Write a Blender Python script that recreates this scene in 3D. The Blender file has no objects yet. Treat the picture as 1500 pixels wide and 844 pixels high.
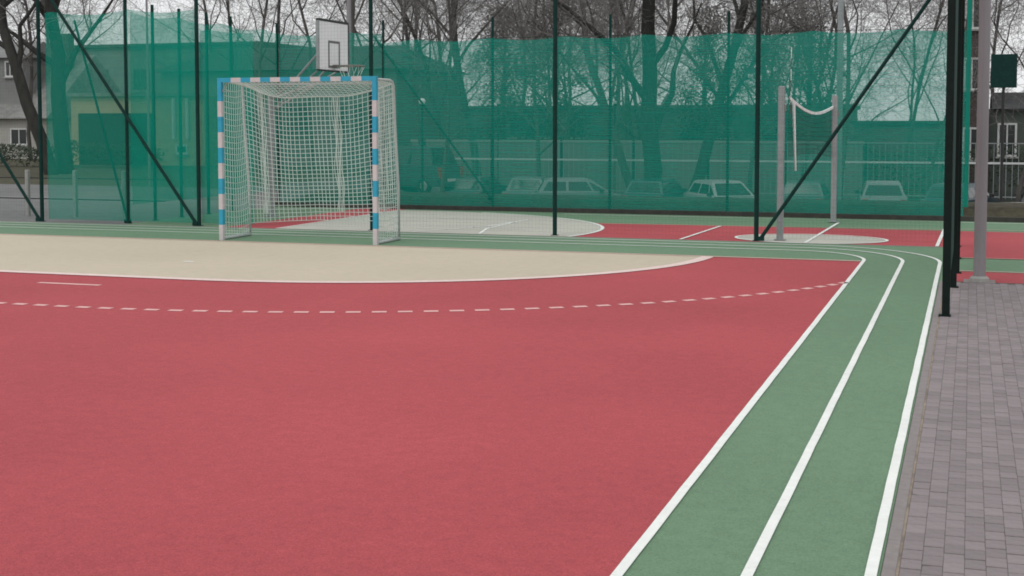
import bpy, math, random
from mathutils import Vector, Matrix
random.seed(7)
PI = math.pi
sc = bpy.context.scene
col = sc.collection

# ------------------------------------------------------------------ camera
cam_d = bpy.data.cameras.new('camera')
cam = bpy.data.objects.new('camera', cam_d); col.objects.link(cam)
cam.location = (0, 0, 2.1)
cam.rotation_euler = (math.radians(90 - 3.5), 0, math.radians(18.688))
cam_d.sensor_width = 36
cam_d.lens = 1983 / 1500 * 36
cam_d.shift_y = -118.2 / 1500
cam_d.clip_start = 0.05
cam_d.clip_end = 3000
sc.camera = cam

# ------------------------------------------------------------------ sky, sun, exposure
w = bpy.data.worlds.new('World'); sc.world = w; w.use_nodes = True
nt = w.node_tree; nt.nodes.clear()
out = nt.nodes.new('ShaderNodeOutputWorld'); bg = nt.nodes.new('ShaderNodeBackground')
sky = nt.nodes.new('ShaderNodeTexSky'); hs = nt.nodes.new('ShaderNodeHueSaturation')
sky.sky_type = 'NISHITA'; sky.sun_disc = False
SUN_EL, SUN_ROT = math.radians(48), math.radians(200)
sky.sun_elevation = SUN_EL; sky.sun_rotation = SUN_ROT
sky.air_density = 1.0; sky.dust_density = 2.0; sky.ozone_density = 1.0
hs.inputs['Saturation'].default_value = 0.12
bg.inputs['Strength'].default_value = 0.15
# thick, even cloud: the clear-sky colour is mostly replaced by one grey-white
mixc = nt.nodes.new('ShaderNodeMix'); mixc.data_type = 'RGBA'
mixc.inputs['Factor'].default_value = .85; mixc.inputs['B'].default_value = (6.3, 6.36, 6.45, 1)
nt.links.new(sky.outputs[0], hs.inputs['Color']); nt.links.new(hs.outputs[0], mixc.inputs['A'])
nt.links.new(mixc.outputs['Result'], bg.inputs['Color'])
nt.links.new(bg.outputs[0], out.inputs[0])
sl = bpy.data.lights.new('sun', 'SUN'); sl.energy = 0.6; sl.angle = math.radians(25); sl.color = (1, .97, .93)
so = bpy.data.objects.new('sun', sl); col.objects.link(so)
d = Vector((math.sin(SUN_ROT) * math.cos(SUN_EL), math.cos(SUN_ROT) * math.cos(SUN_EL), math.sin(SUN_EL)))
so.rotation_euler = d.to_track_quat('Z', 'Y').to_euler()
sc.view_settings.view_transform = 'Standard'; sc.view_settings.look = 'None'
sc.view_settings.gamma = 1; sc.view_settings.exposure = 0.0
sc.cycles.transparent_max_bounces = 32
sc.cycles.max_bounces = 6
sc.cycles.filter_width = 1.8

# ------------------------------------------------------------------ helpers
class MB:
    def __init__(s): s.v = []; s.f = []; s.m = []
    def quad(s, a, b, c, d, m=0):
        n = len(s.v); s.v += [a, b, c, d]; s.f.append((n, n+1, n+2, n+3)); s.m.append(m)
    def poly(s, pts, m=0):
        n = len(s.v); s.v += list(pts); s.f.append(tuple(range(n, n+len(pts)))); s.m.append(m)
    def box(s, x0, x1, y0, y1, z0, z1, m=0):
        n = len(s.v)
        s.v += [(x0,y0,z0),(x1,y0,z0),(x1,y1,z0),(x0,y1,z0),(x0,y0,z1),(x1,y0,z1),(x1,y1,z1),(x0,y1,z1)]
        for f in ((3,2,1,0),(4,5,6,7),(0,1,5,4),(1,2,6,5),(2,3,7,6),(3,0,4,7)):
            s.f.append(tuple(n+i for i in f)); s.m.append(m)
    def bbox(s, x0, x1, y0, y1, z0, z1, b, m=0):
        """box with bevelled vertical edges and top"""
        n = len(s.v)
        for z, i in ((z0, 0), (z1-b, 0), (z1, b)):
            X0, X1, Y0, Y1 = x0+i, x1-i, y0+i, y1-i
            s.v += [(X0+b,Y0,z),(X1-b,Y0,z),(X1,Y0+b,z),(X1,Y1-b,z),(X1-b,Y1,z),(X0+b,Y1,z),(X0,Y1-b,z),(X0,Y0+b,z)]
        for k in range(2):
            for i in range(8):
                j = (i+1) % 8
                s.f.append((n+8*k+i, n+8*k+j, n+8*k+8+j, n+8*k+8+i)); s.m.append(m)
        s.f.append(tuple(n+16+i for i in range(8))); s.m.append(m)
        s.f.append(tuple(n+7-i for i in range(8))); s.m.append(m)
    def tube(s, pts, r, k=8, m=0, caps=True, mats=None):
        pts = [Vector(p) for p in pts]; N = len(pts)
        rs = r if isinstance(r, (list, tuple)) else [r]*N
        base = len(s.v); u = None
        for i, p in enumerate(pts):
            t = (pts[min(i+1, N-1)] - pts[max(i-1, 0)])
            if t.length < 1e-9: t = Vector((0, 0, 1))
            t.normalize()
            if u is None:
                u = t.orthogonal().normalized()
            else:
                u = u - t*u.dot(t)
                u = u.normalized() if u.length > 1e-6 else t.orthogonal().normalized()
            v = t.cross(u)
            for j in range(k):
                a = 2*PI*j/k
                q = p + (u*math.cos(a) + v*math.sin(a))*rs[i]
                s.v.append((q.x, q.y, q.z))
        for i in range(N-1):
            for j in range(k):
                a = base+i*k+j; b = base+i*k+(j+1) % k
                s.f.append((a, b, b+k, a+k)); s.m.append(mats[i] if mats else m)
        if caps:
            s.f.append(tuple(base+k-1-j for j in range(k))); s.m.append(m)
            s.f.append(tuple(base+(N-1)*k+j for j in range(k))); s.m.append(m)
    def prism(s, prof, x0, x1, axis='x', m=0):
        """closed profile [(a,z)] extruded along an axis"""
        n = len(s.v); k = len(prof)
        for x in (x0, x1):
            for a, z in prof: s.v.append((x, a, z) if axis == 'x' else (a, x, z))
        for i in range(k):
            j = (i+1) % k
            s.f.append((n+i, n+j, n+k+j, n+k+i)); s.m.append(m)
        s.f.append(tuple(n+k-1-i for i in range(k))); s.m.append(m)
        s.f.append(tuple(n+k+i for i in range(k))); s.m.append(m)
    def sphere(s, c, r, nu=14, nv=9, m=0, sz=1.0):
        n = len(s.v)
        for i in range(nv+1):
            t = PI*i/nv
            for j in range(nu):
                a = 2*PI*j/nu
                s.v.append((c[0]+r*math.sin(t)*math.cos(a), c[1]+r*math.sin(t)*math.sin(a), c[2]+r*sz*math.cos(t)))
        for i in range(nv):
            for j in range(nu):
                jj = (j+1) % nu
                s.f.append((n+i*nu+j, n+(i+1)*nu+j, n+(i+1)*nu+jj, n+i*nu+jj)); s.m.append(m)
    def ribbon(s, pts, wd, z, closed=False, m=0):
        """flat painted strip of width wd along a ground path"""
        P = [Vector((p[0], p[1])) for p in pts]; N = len(P); L = []; R = []
        for i in range(N):
            a = P[(i-1) % N] if (closed or i) else P[0]
            b = P[(i+1) % N] if (closed or i < N-1) else P[-1]
            t = (b-a).normalized(); nrm = Vector((-t.y, t.x))*(wd/2)
            L.append(P[i]+nrm); R.append(P[i]-nrm)
        for i in range(N if closed else N-1):
            j = (i+1) % N
            s.quad((R[i].x,R[i].y,z),(R[j].x,R[j].y,z),(L[j].x,L[j].y,z),(L[i].x,L[i].y,z), m)
    def mesh(s, name, smooth=False):
        me = bpy.data.meshes.new(name); me.from_pydata(s.v, [], s.f)
        me.polygons.foreach_set('material_index', s.m)
        if smooth: me.polygons.foreach_set('use_smooth', [True]*len(s.f))
        me.update(); return me
    def build(s, name, mats, parent=None, smooth=False, loc=None):
        me = s.mesh(name, smooth)
        for x in (mats if isinstance(mats, (list, tuple)) else [mats]): me.materials.append(x)
        return link(name, me, parent, loc)
def link(name, me, parent=None, loc=None):
    o = bpy.data.objects.new(name, me); col.objects.link(o)
    if parent: o.parent = parent
    if loc: o.location = loc
    return o
def tag(o, label=None, cat=None, group=None, kind=None):
    if label: o['label'] = label
    if cat: o['category'] = cat
    if group: o['group'] = group
    if kind: o['kind'] = kind
    return o
def thing(name, loc, label, cat, group=None, rz=0):
    o = bpy.data.objects.new(name, None); col.objects.link(o)
    o.location = loc; o.rotation_euler.z = rz; o.empty_display_size = .2
    return tag(o, label, cat, group)
def ell(cx, cy, rx, ry, a0, a1, n):
    return [(cx+rx*math.cos(a0+(a1-a0)*i/n), cy+ry*math.sin(a0+(a1-a0)*i/n)) for i in range(n+1)]

# ------------------------------------------------------------------ materials
def mat(name, c, rough=.7, var=.12, scale=3., bump=0., bscale=60., metal=0., spec=.3, c2=None, big=.0, bigscale=.25, detail=6, stretch=None, coords='Object'):
    m = bpy.data.materials.new(name); m.use_nodes = True; n = m.node_tree; b = n.nodes['Principled BSDF']
    b.inputs['Roughness'].default_value = rough; b.inputs['Metallic'].default_value = metal
    b.inputs['Specular IOR Level'].default_value = spec
    tc = n.nodes.new('ShaderNodeTexCoord'); src = tc.outputs[coords]
    if stretch:
        mp = n.nodes.new('ShaderNodeMapping'); mp.inputs['Scale'].default_value = stretch
        n.links.new(src, mp.inputs['Vector']); src = mp.outputs[0]
    t = n.nodes.new('ShaderNodeTexNoise'); t.inputs['Scale'].default_value = scale; t.inputs['Detail'].default_value = detail
    t.inputs['Roughness'].default_value = .6
    n.links.new(src, t.inputs['Vector'])
    r = n.nodes.new('ShaderNodeMapRange'); r.inputs[1].default_value = .3; r.inputs[2].default_value = .7
    n.links.new(t.outputs['Fac'], r.inputs[0])
    mx = n.nodes.new('ShaderNodeMix'); mx.data_type = 'RGBA'
    lo = [x*(1-var) for x in c]; hi = c2 if c2 else [min(1, x*(1+var)) for x in c]
    mx.inputs['A'].default_value = (*lo, 1); mx.inputs['B'].default_value = (*hi, 1)
    n.links.new(r.outputs[0], mx.inputs['Factor']); res = mx.outputs['Result']
    if big:
        t2 = n.nodes.new('ShaderNodeTexNoise'); t2.inputs['Scale'].default_value = bigscale; t2.inputs['Detail'].default_value = 5
        n.links.new(src, t2.inputs['Vector'])
        r2 = n.nodes.new('ShaderNodeMapRange'); r2.inputs[1].default_value = .3; r2.inputs[2].default_value = .7
        r2.inputs[3].default_value = 1-big; r2.inputs[4].default_value = 1+big
        n.links.new(t2.outputs['Fac'], r2.inputs[0])
        vm = n.nodes.new('ShaderNodeVectorMath'); vm.operation = 'SCALE'
        n.links.new(res, vm.inputs[0]); n.links.new(r2.outputs[0], vm.inputs['Scale']); res = vm.outputs[0]
    n.links.new(res, b.inputs['Base Color'])
    if bump:
        t3 = n.nodes.new('ShaderNodeTexNoise'); t3.inputs['Scale'].default_value = bscale; t3.inputs['Detail'].default_value = 3
        n.links.new(src, t3.inputs['Vector'])
        bp = n.nodes.new('ShaderNodeBump'); bp.inputs['Strength'].default_value = bump; bp.inputs['Distance'].default_value = .01
        n.links.new(t3.outputs['Fac'], bp.inputs['Height']); n.links.new(bp.outputs[0], b.inputs['Normal'])
    return m
def add_dirt(m, amount, scale, dark, lo=.62, hi=.7):
    """scattered scuffs: darker blotches with a shape of their own"""
    n = m.node_tree; b = n.nodes['Principled BSDF']; src = b.inputs['Base Color'].links[0].from_socket
    tc = n.nodes.new('ShaderNodeTexCoord'); t = n.nodes.new('ShaderNodeTexNoise')
    t.inputs['Scale'].default_value = scale; t.inputs['Detail'].default_value = 8; t.inputs['Roughness'].default_value = .7
    n.links.new(tc.outputs['Object'], t.inputs['Vector'])
    r = n.nodes.new('ShaderNodeMapRange'); r.inputs[1].default_value = lo; r.inputs[2].default_value = hi; r.inputs[4].default_value = amount
    n.links.new(t.outputs['Fac'], r.inputs[0])
    mx = n.nodes.new('ShaderNodeMix'); mx.data_type = 'RGBA'; mx.inputs['B'].default_value = (*dark, 1)
    n.links.new(r.outputs[0], mx.inputs['Factor']); n.links.new(src, mx.inputs['A'])
    n.links.new(mx.outputs['Result'], b.inputs['Base Color'])

def add_grain(m, amt, scale=130.):
    """rubber granules: fine light and dark specks"""
    n = m.node_tree; b = n.nodes['Principled BSDF']; src = b.inputs['Base Color'].links[0].from_socket
    tc = n.nodes.new('ShaderNodeTexCoord'); t = n.nodes.new('ShaderNodeTexVoronoi'); t.inputs['Scale'].default_value = scale
    n.links.new(tc.outputs['Object'], t.inputs['Vector'])
    sp = n.nodes.new('ShaderNodeSeparateColor'); n.links.new(t.outputs['Color'], sp.inputs[0])
    r = n.nodes.new('ShaderNodeMapRange'); r.inputs[3].default_value = 1-amt; r.inputs[4].default_value = 1+amt
    n.links.new(sp.outputs[0], r.inputs[0])
    vm = n.nodes.new('ShaderNodeVectorMath'); vm.operation = 'SCALE'
    n.links.new(src, vm.inputs[0]); n.links.new(r.outputs[0], vm.inputs['Scale']); n.links.new(vm.outputs[0], b.inputs['Base Color'])
M = {}
M['red'] = mat('red_rubber', (.445, .080, .092), .8, .07, 9, bump=.5, bscale=160, big=.10, bigscale=.3, spec=.2)
add_dirt(M['red'], .35, 1.3, (.33, .06, .07), .64, .74)
M['green'] = mat('green_rubber', (.146, .250, .152), .8, .07, 8, bump=.25, bscale=220, big=.06, bigscale=.4)
add_dirt(M['green'], .3, 1.7, (.17, .27, .18), .6, .75)
add_dirt(M['red'], .5, 4.5, (.26, .05, .06), .71, .76)
add_grain(M['red'], .16); add_grain(M['green'], .16)
M['beige'] = mat('beige_rubber', (.56, .485, .375), .75, .05, 6, bump=.2, bscale=220, big=.05, bigscale=.3)
M['grey'] = mat('pale_grey_rubber', (.50, .49, .43), .75, .06, 6, bump=.2, bscale=220, big=.06, bigscale=.5)
M['line'] = mat('white_line_paint', (.84, .86, .82), .6, .05, 12, big=.04, bigscale=2)
add_dirt(M['line'], .45, 7, (.45, .47, .42), .60, .75)
M['pinkline'] = mat('worn_line_paint', (.80, .62, .58), .6, .1, 14, big=.05, bigscale=3)
M['dashline'] = mat('pale_pink_dash_paint', (.80, .46, .44), .6, .1, 14, big=.05, bigscale=3)
M['goalline'] = mat('worn_goal_line_paint', (.62, .42, .36), .6, .1, 14, big=.05, bigscale=3)
M['asphalt'] = mat('asphalt', (.17, .17, .17), .85, .15, 4, bump=.3, bscale=90, big=.15, bigscale=.2)
M['soil'] = mat('bare_soil_bank', (.055, .045, .035), .95, .35, 5, bump=.6, bscale=25, c2=(.08, .075, .045))
M['lawn'] = mat('winter_lawn', (.06, .065, .04), .95, .3, 2.5, bump=.6, bscale=30, c2=(.10, .09, .055))
M['sand'] = mat('joint_sand', (.11, .093, .088), .95, .15, 20)
M['tan'] = mat('pale_sand_joint', (.20, .17, .15), .95, .25, 5, c2=(.36, .29, .22))
M['kerb'] = mat('concrete_kerb', (.25, .225, .22), .85, .12, 12, bump=.2, bscale=120)
M['darkkerb'] = mat('damp_concrete_edging', (.05, .047, .043), .9, .25, 6)
M['conc'] = mat('concrete', (.34, .34, .32), .9, .12, 4, bump=.2, bscale=60)
M['fgreen'] = mat('dark_green_coated_steel', (.006, .034, .029), .65, .2, 10, spec=.15)
M['black'] = mat('black_green_coated_steel', (.006, .013, .011), .65, .2, 10, spec=.15)
M['cord'] = mat('green_net_cord', (.02, .06, .05), .7, .1, 5)
M['whitecord'] = mat('white_net_cord', (.62, .68, .65), .8, .08, 9)
M['blue'] = mat('blue_goal_paint', (.025, .32, .48), .4, .1, 14, spec=.4)
M['white'] = mat('white_goal_paint', (.56, .51, .52), .45, .08, 14, spec=.4)
M['galv'] = mat('galvanised_steel', (.30, .32, .325), .5, .12, 9, metal=.2)
M['lamp'] = mat('grey_lamp_post_steel', (.27, .25, .26), .5, .1, 5, metal=.2, stretch=(1, 1, .15))
M['board'] = mat('white_backboard', (.84, .82, .84), .5, .04, 3)
M['dark'] = mat('dark_paint', (.03, .03, .03), .5, .2, 6)
M['square'] = mat('grey_square_paint', (.16, .16, .16), .6, .1, 6)
M['galvlight'] = mat('pale_galvanised_tube', (.50, .52, .52), .5, .1, 9, metal=.15)
M['rim'] = mat('weathered_rim_steel', (.22, .22, .2), .5, .15, 9, metal=.4)
M['tape'] = mat('white_net_tape', (.85, .87, .86), .7, .05, 9)
M['bark'] = mat('winter_bark', (.09, .083, .077), .95, .35, 5, bump=.8, bscale=18, stretch=(1, 1, .25))
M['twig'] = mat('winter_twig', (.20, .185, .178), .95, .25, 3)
M['redrod'] = mat('faded_antenna_band', (.16, .07, .07), .5, .1, 8)

def net_mat(name, alpha, c, wave=140., amp=.10, fold=.10):
    m = bpy.data.materials.new(name); m.use_nodes = True; n = m.node_tree; n.nodes.clear()
    o = n.nodes.new('ShaderNodeOutputMaterial'); tr = n.nodes.new('ShaderNodeBsdfTransparent')
    df = n.nodes.new('ShaderNodeBsdfDiffuse'); tl = n.nodes.new('ShaderNodeBsdfTranslucent')
    m1 = n.nodes.new('ShaderNodeMixShader'); m2 = n.nodes.new('ShaderNodeMixShader')
    df.inputs[0].default_value = (*c, 1); tl.inputs[0].default_value = (*c, 1); m1.inputs[0].default_value = .4
    tc = n.nodes.new('ShaderNodeTexCoord')
    def noise(sc_, s, lo, hi):
        mp = n.nodes.new('ShaderNodeMapping'); mp.inputs['Scale'].default_value = sc_
        t = n.nodes.new('ShaderNodeTexNoise'); t.inputs['Scale'].default_value = s; t.inputs['Detail'].default_value = 3
        n.links.new(tc.outputs['Object'], mp.inputs[0]); n.links.new(mp.outputs[0], t.inputs['Vector'])
        r = n.nodes.new('ShaderNodeMapRange'); r.inputs[1].default_value = .3; r.inputs[2].default_value = .7
        r.inputs[3].default_value = lo; r.inputs[4].default_value = hi
        n.links.new(t.outputs['Fac'], r.inputs[0]); return r.outputs[0]
    a = noise((.03, .03, 1), 30, -amp, amp)          # woven bands run along the cloth
    b = noise((1, 1, .12), .8, -fold, fold)          # hanging folds
    s1 = n.nodes.new('ShaderNodeMath'); s1.operation = 'ADD'; n.links.new(a, s1.inputs[0]); n.links.new(b, s1.inputs[1])
    s2 = n.nodes.new('ShaderNodeMath'); s2.operation = 'ADD'; s2.inputs[1].default_value = alpha; s2.use_clamp = True
    n.links.new(s1.outputs[0], s2.inputs[0])
    n.links.new(df.outputs[0], m1.inputs[1]); n.links.new(tl.outputs[0], m1.inputs[2])
    n.links.new(s2.outputs[0], m2.inputs[0]); n.links.new(tr.outputs[0], m2.inputs[1]); n.links.new(m1.outputs[0], m2.inputs[2])
    n.links.new(m2.outputs[0], o.inputs[0]); return m
M['screen'] = net_mat('green_windscreen_cloth', .60, (.015, .34, .262), amp=.06, fold=.07)
M['screen_left'] = net_mat('green_windscreen_cloth_bright', .53, (.006, .36, .265), amp=.03, fold=.05)
M['hem'] = net_mat('green_windscreen_hem', .8, (.02, .33, .25), amp=.03, fold=.03)

def glass_mat(name, c):
    m = mat(name, c, .12, .1, 2, spec=.5); return m
M['pane'] = glass_mat('dark_window_glass', (.03, .035, .035))
def paver_mat():
    m = mat('concrete_paver', (.255, .221, .225), .88, .10, 14, bump=.35, bscale=150)
    n = m.node_tree; b = n.nodes['Principled BSDF']; src = b.inputs['Base Color'].links[0].from_socket
    oi = n.nodes.new('ShaderNodeObjectInfo'); g = n.nodes.new('ShaderNodeNewGeometry')
    ad = n.nodes.new('ShaderNodeMath'); ad.operation = 'ADD'
    n.links.new(oi.outputs['Random'], ad.inputs[0]); n.links.new(g.outputs['Random Per Island'], ad.inputs[1])
    fr = n.nodes.new('ShaderNodeMath'); fr.operation = 'FRACT'; n.links.new(ad.outputs[0], fr.inputs[0])
    r = n.nodes.new('ShaderNodeMapRange'); r.inputs[3].default_value = .87; r.inputs[4].default_value = 1.10
    n.links.new(fr.outputs[0], r.inputs[0])
    vm = n.nodes.new('ShaderNodeVectorMath'); vm.operation = 'SCALE'
    n.links.new(src, vm.inputs[0]); n.links.new(r.outputs[0], vm.inputs['Scale'])
    n.links.new(vm.outputs[0], b.inputs['Base Color'])
    return m
M['paver'] = paver_mat()
add_dirt(M['paver'], .5, 5.0, (.17, .145, .14), .58, .72)

# ------------------------------------------------------------------ terrain
def smooth(a, b, x):
    t = max(0, min(1, (x-a)/(b-a))); return t*t*(3-2*t)
LOW = -1.5
def gz(x, y):
    """lower car park beyond the courts, level street on the left"""
    return LOW*smooth(33.4, 37.0, y)*smooth(-24.5, -19.5, x)*(1-smooth(70, 95, y)) - .03 +   .33*smooth(31.3, 32.2, y)*(1-smooth(33.2, 35.5, y))*smooth(-17.5, -16.5, x)
mb = MB()
xs = [-900, -400, -150, -80, -50, -35] + [-30+.75*i for i in range(81)] + [35, 50, 80, 150, 400, 900]
ys = [-300, -60, -20, 0, 15, 25] + [31.3+.35*i for i in range(28)] + [42+2*i for i in range(30)] + [110, 150, 250, 500, 1200, 2200]
nx = len(xs)
for y in ys:
    for x in xs: mb.v.append((x, y, gz(x, y)))
for j in range(len(ys)-1):
    for i in range(nx-1):
        a = j*nx+i; mb.f.append((a, a+1, a+1+nx, a+nx))
        cx, cy = (xs[i]+xs[i+1])/2, (ys[j]+ys[j+1])/2
        mb.m.append(1 if (31 < cy < 36.6 and cx > -17.2) else (2 if cy > 57 or (cx < -24 and 40 < cy) else 0))
tag(mb.build('ground', [M['asphalt'], M['soil'], M['lawn']]), kind='structure')

# ------------------------------------------------------------------ near pitch
GL = 21.3                      # goal line
GX0, GX1 = -12.92, -9.94       # goal posts
mb = MB()
n_arc = 10
trk = [(-26, -10), (-.36, -10), (-.36, 21.5)] + ell(-2.7, 21.4, 2.35, 2.6, 0, PI/2, n_arc)[1:] + [(-26, 24.0)]
trk = [(-30, -10), (-.36, -10), (-.36, 24.25), (-30, 24.25)]
mb.poly([(x, y, 0) for x, y in trk])
track = tag(mb.build('running_track', M['green']), kind='structure')
mb = MB(); mb.quad((-22.3, -9, .004), (-1.52, -9, .004), (-1.52, GL, .004), (-22.3, GL, .004))
field = tag(mb.build('red_pitch', M['red']), kind='structure')
six = ell(GX0, GL, 6.03, 5.4, PI, 1.5*PI, 40) + ell(GX1, GL, 6.03, 5.4, 1.5*PI, 2*PI, 40)
mb = MB(); mb.poly([(x, y, .008) for x, y in six]); 
area = tag(mb.build('goal_area', M['beige']), kind='structure')
# white lines
def line(name, pts, wd, z, parent, m=None, closed=False):
    b = MB(); b.ribbon(pts, wd, z, closed); return b.build(name, m or M['line'], parent)
for a, b_, x in ((1.18, 1.42, -1.52), (1.74, 1.98, -.945), (2.28, 2.5, -.40)):
    cx = x - a
    line('lane_line', [(x+random.uniform(-.0015, .0015), -9.9+.25*i) for i in range(125)] + ell(cx, 21.4, a, b_, 0.02, PI/2, 24) + [(-8, 21.4+b_+.04), (-15, 21.4+b_+.08), (-29.9, 21.4+b_+.1)], .055, .008, track)
line('goal_line', [(-22.3, GL), (-10, GL), (-1.56, GL)], .10, .0125, field, M['goalline'])
line('goal_area_line', six, .20, .0122, field, M['pinkline'])
line('penalty_mark', [(-11.68, 14.92), (-10.72, 14.92)], .10, .008, field, M['dashline'])
line('keeper_mark', [(-11.37, 17.92), (-11.19, 17.92)], .09, .012, field, M['line'])
# nine metre line, broken
nine = [(-21.9 + (GX0+21.9)*0, 0)]
path = ell(GX0, GL, 9, 8.25, PI+.03, 1.5*PI, 400) + ell(GX1, GL, 9, 8.25, 1.5*PI, 2*PI-.36, 400)
acc = 0.; dash = None; seg = []
DASH, GAP = .165, .125
pos = 0.; on = True; lim = DASH
for p, q in zip(path, path[1:]):
    pv, qv = Vector(p), Vector(q); L = (qv-pv).length; t0 = 0.
    while L - t0 > 1e-9:
        step = min(L-t0, lim)
        a_ = pv.lerp(qv, t0/L); b2 = pv.lerp(qv, (t0+step)/L)
        if on:
            if not seg: seg = [a_]
            seg.append(b2)
        t0 += step; lim -= step
        if lim < 1e-9:
            if on:
                if seg[0].x > -12.8:
                    line('dash_mark', [(v.x, v.y) for v in (seg[0], seg[-1])], .11, .008, field, M['dashline'])
                seg = []
            on = not on; lim = DASH if on else GAP

# ------------------------------------------------------------------ far court (green base, red and grey zones)
mb = MB()
mb.quad((-16.95, 24.25, -.004), (9.5, 24.25, -.004), (9.5, 31.0, -.004), (-16.95, 31.0, -.004))
mb.quad((-.36, 19.02, -.004), (9.5, 19.02, -.004), (9.5, 24.25, -.004), (-.36, 24.25, -.004))
court = tag(mb.build('far_court', M['green']), kind='structure')
mb = MB()
mb.quad((-14.45, 24.25, 0), (9.5, 24.25, 0), (9.5, 28.3, 0), (-14.45, 27.75, 0))
mb.quad((-.30, 22.45, 0), (9.5, 22.45, 0), (9.5, 24.25, 0), (-.30, 24.25, 0))
mb.quad((-.30, 19.02, 0), (9.5, 19.02, 0), (9.5, 20.35, 0), (-.30, 20.35, 0))
mb.quad((-14.45, 27.75, 0), (-13.25, 27.83, 0), (-13.25, 30.95, 0), (-14.45, 30.95, 0))
mb.build('red_zone', M['red'], court)
dz = [(-13.25, 24.25)] + [p for p in ell(-13.3, 25.5, 6.4, 5.1, -.247, PI/2, 40)] + [(-13.25, 30.6)]
mb = MB(); mb.poly([(x, y, .004) for x, y in dz]); mb.build('grey_zone', M['grey'], court)
line('zone_line', ell(-13.3, 25.5, 6.4, 5.1, -.247, 1.2, 30), .07, .009, court)
line('base_line', [(-13.25, 24.3), (-13.25, 30.6)], .05, .009, court)
line('key_line', [(-13.2, 26.0), (-9.3, 25.85), (-8.4, 25.75)], .05, .009, court)
line('key_line', [(-10.3, 24.35), (-9.4, 26.2), (-9.2, 28.3)], .06, .009, court)
line('key_line', [(-8.9, 24.35), (-9.2, 25.6), (-9.25, 27.6)], .06, .009, court)
line('key_line', [(-13.2, 28.0), (-10, 28.1)], .05, .009, court)
mb = MB(); mb.poly([(x, y, .004) for x, y in [p for p in ell(-2.75, 25.25, 1.36, 1.0, 0, 2*PI, 48)][:-1]]); mb.build('centre_circle', M['grey'], court)
line('circle_line', ell(-2.75, 25.25, 1.36, 1.0, 0, 2*PI, 48)[:-1], .06, .009, court, closed=True)
for pts in ([(-4.98, 24.3), (-4.85, 27.75)], [(-2.74, 24.3), (-2.63, 29.5)], [(-.51, 24.3), (-.46, 28.4)]):
    line('court_line', pts, .06, .0125, court)
for y in (20.4, 22.42, 28.5):
    line('court_line', [(-.28, y), (9.4, y + (.1 if y > 28 else 0))], .05, .0085, court, M['goalline'])
line('court_line', [(-7.6, 27.75), (-.3, 28.35)], .05, .0065, court, M['goalline'])
line('court_line', [(-9, 30.4), (9.4, 30.6)], .05, .0065, court)
mb = MB(); mb.box(-30, -.24, 24.25, 24.30, -.02, .006); 
tag(mb.build('kerb', M['kerb']), kind='structure')
mb = MB(); mb.box(-17, 9.5, 31.0, 31.12, -.05, .10); mb.box(-17, 9.5, 31.12, 31.3, -.05, .05)
tag(mb.build('kerb', M['darkkerb']), kind='structure')

# ------------------------------------------------------------------ pavement: bed, edging, pavers
mb = MB(); mb.quad((-.30, 1, -.0022), (4, 1, -.0022), (4, 19.02, -.0022), (-.30, 19.02, -.0022))
pave = tag(mb.build('pavement', M['sand']), kind='structure')
mb = MB(); y = 1.
while y < 19:
    mb.bbox(-.358, -.292, y+.002, min(y+.996, 19.0), -.05, .002, .004); y += 1.0
tag(mb.build('kerb', M['kerb']), kind='structure')
mb = MB(); mb.box(-.292, -.279, 1, 19.0, -.03, -.0006); mb.build('sand_joint', M['tan'], pave)
PW, PL = .097, .150
def paver_mesh(b, cx, cy, z=0.):
    hx, hy, c, cy_, dp = PW/2-.0009, PL/2-.0048, .003, .004, .002
    n = len(b.v)
    b.v += [(cx-hx,cy-hy,z-.04),(cx+hx,cy-hy,z-.04),(cx+hx,cy+hy,z-.04),(cx-hx,cy+hy,z-.04),
            (cx-hx,cy-hy,z-dp),(cx+hx,cy-hy,z-dp),(cx+hx,cy+hy,z-dp),(cx-hx,cy+hy,z-dp),
            (cx-hx+c,cy-hy+cy_,z),(cx+hx-c,cy-hy+cy_,z),(cx+hx-c,cy+hy-cy_,z),(cx-hx+c,cy+hy-cy_,z)]
    for k in (0, 4):
        for i in range(4):
            j = (i+1) % 4; b.f.append((n+k+i, n+k+j, n+k+4+j, n+k+4+i)); b.m.append(0)
    b.f.append((n+8, n+9, n+10, n+11)); b.m.append(0)
b = MB(); paver_mesh(b, 0, 0); pv_me = b.mesh('paver'); pv_me.materials.append(M['paver'])
rest = MB(); cells = []
for c in range(44):
    x = -.278 + PW*(c+.5); off = (c % 2)*PL/2 + random.uniform(-.01, .01)
    for r in range(124):
        y = 1.1 + off + PL*r + random.uniform(-.004, .004)
        if y > 18.92: continue
        lim = .28 + (y-6.63)*(.40/11.74)         # right edge of what the photograph shows
        vis = 6.0 < y and x < lim + .03
        cells.append((not vis, y, x))
cells.sort()
for k, (hid, y, x) in enumerate(cells):
    dzv = random.gauss(0, .0008)
    if k < 300 and not hid:
        o = link('paver', pv_me, pave, (x, y, dzv + .001)); o.rotation_euler = (random.gauss(.002, .009), random.uniform(-.008, .008), random.uniform(-.012, .012))
    else:
        paver_mesh(rest, x, y, dzv + .001)
tag(rest.build('paver_field', M['paver'], pave), kind='stuff')

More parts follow.
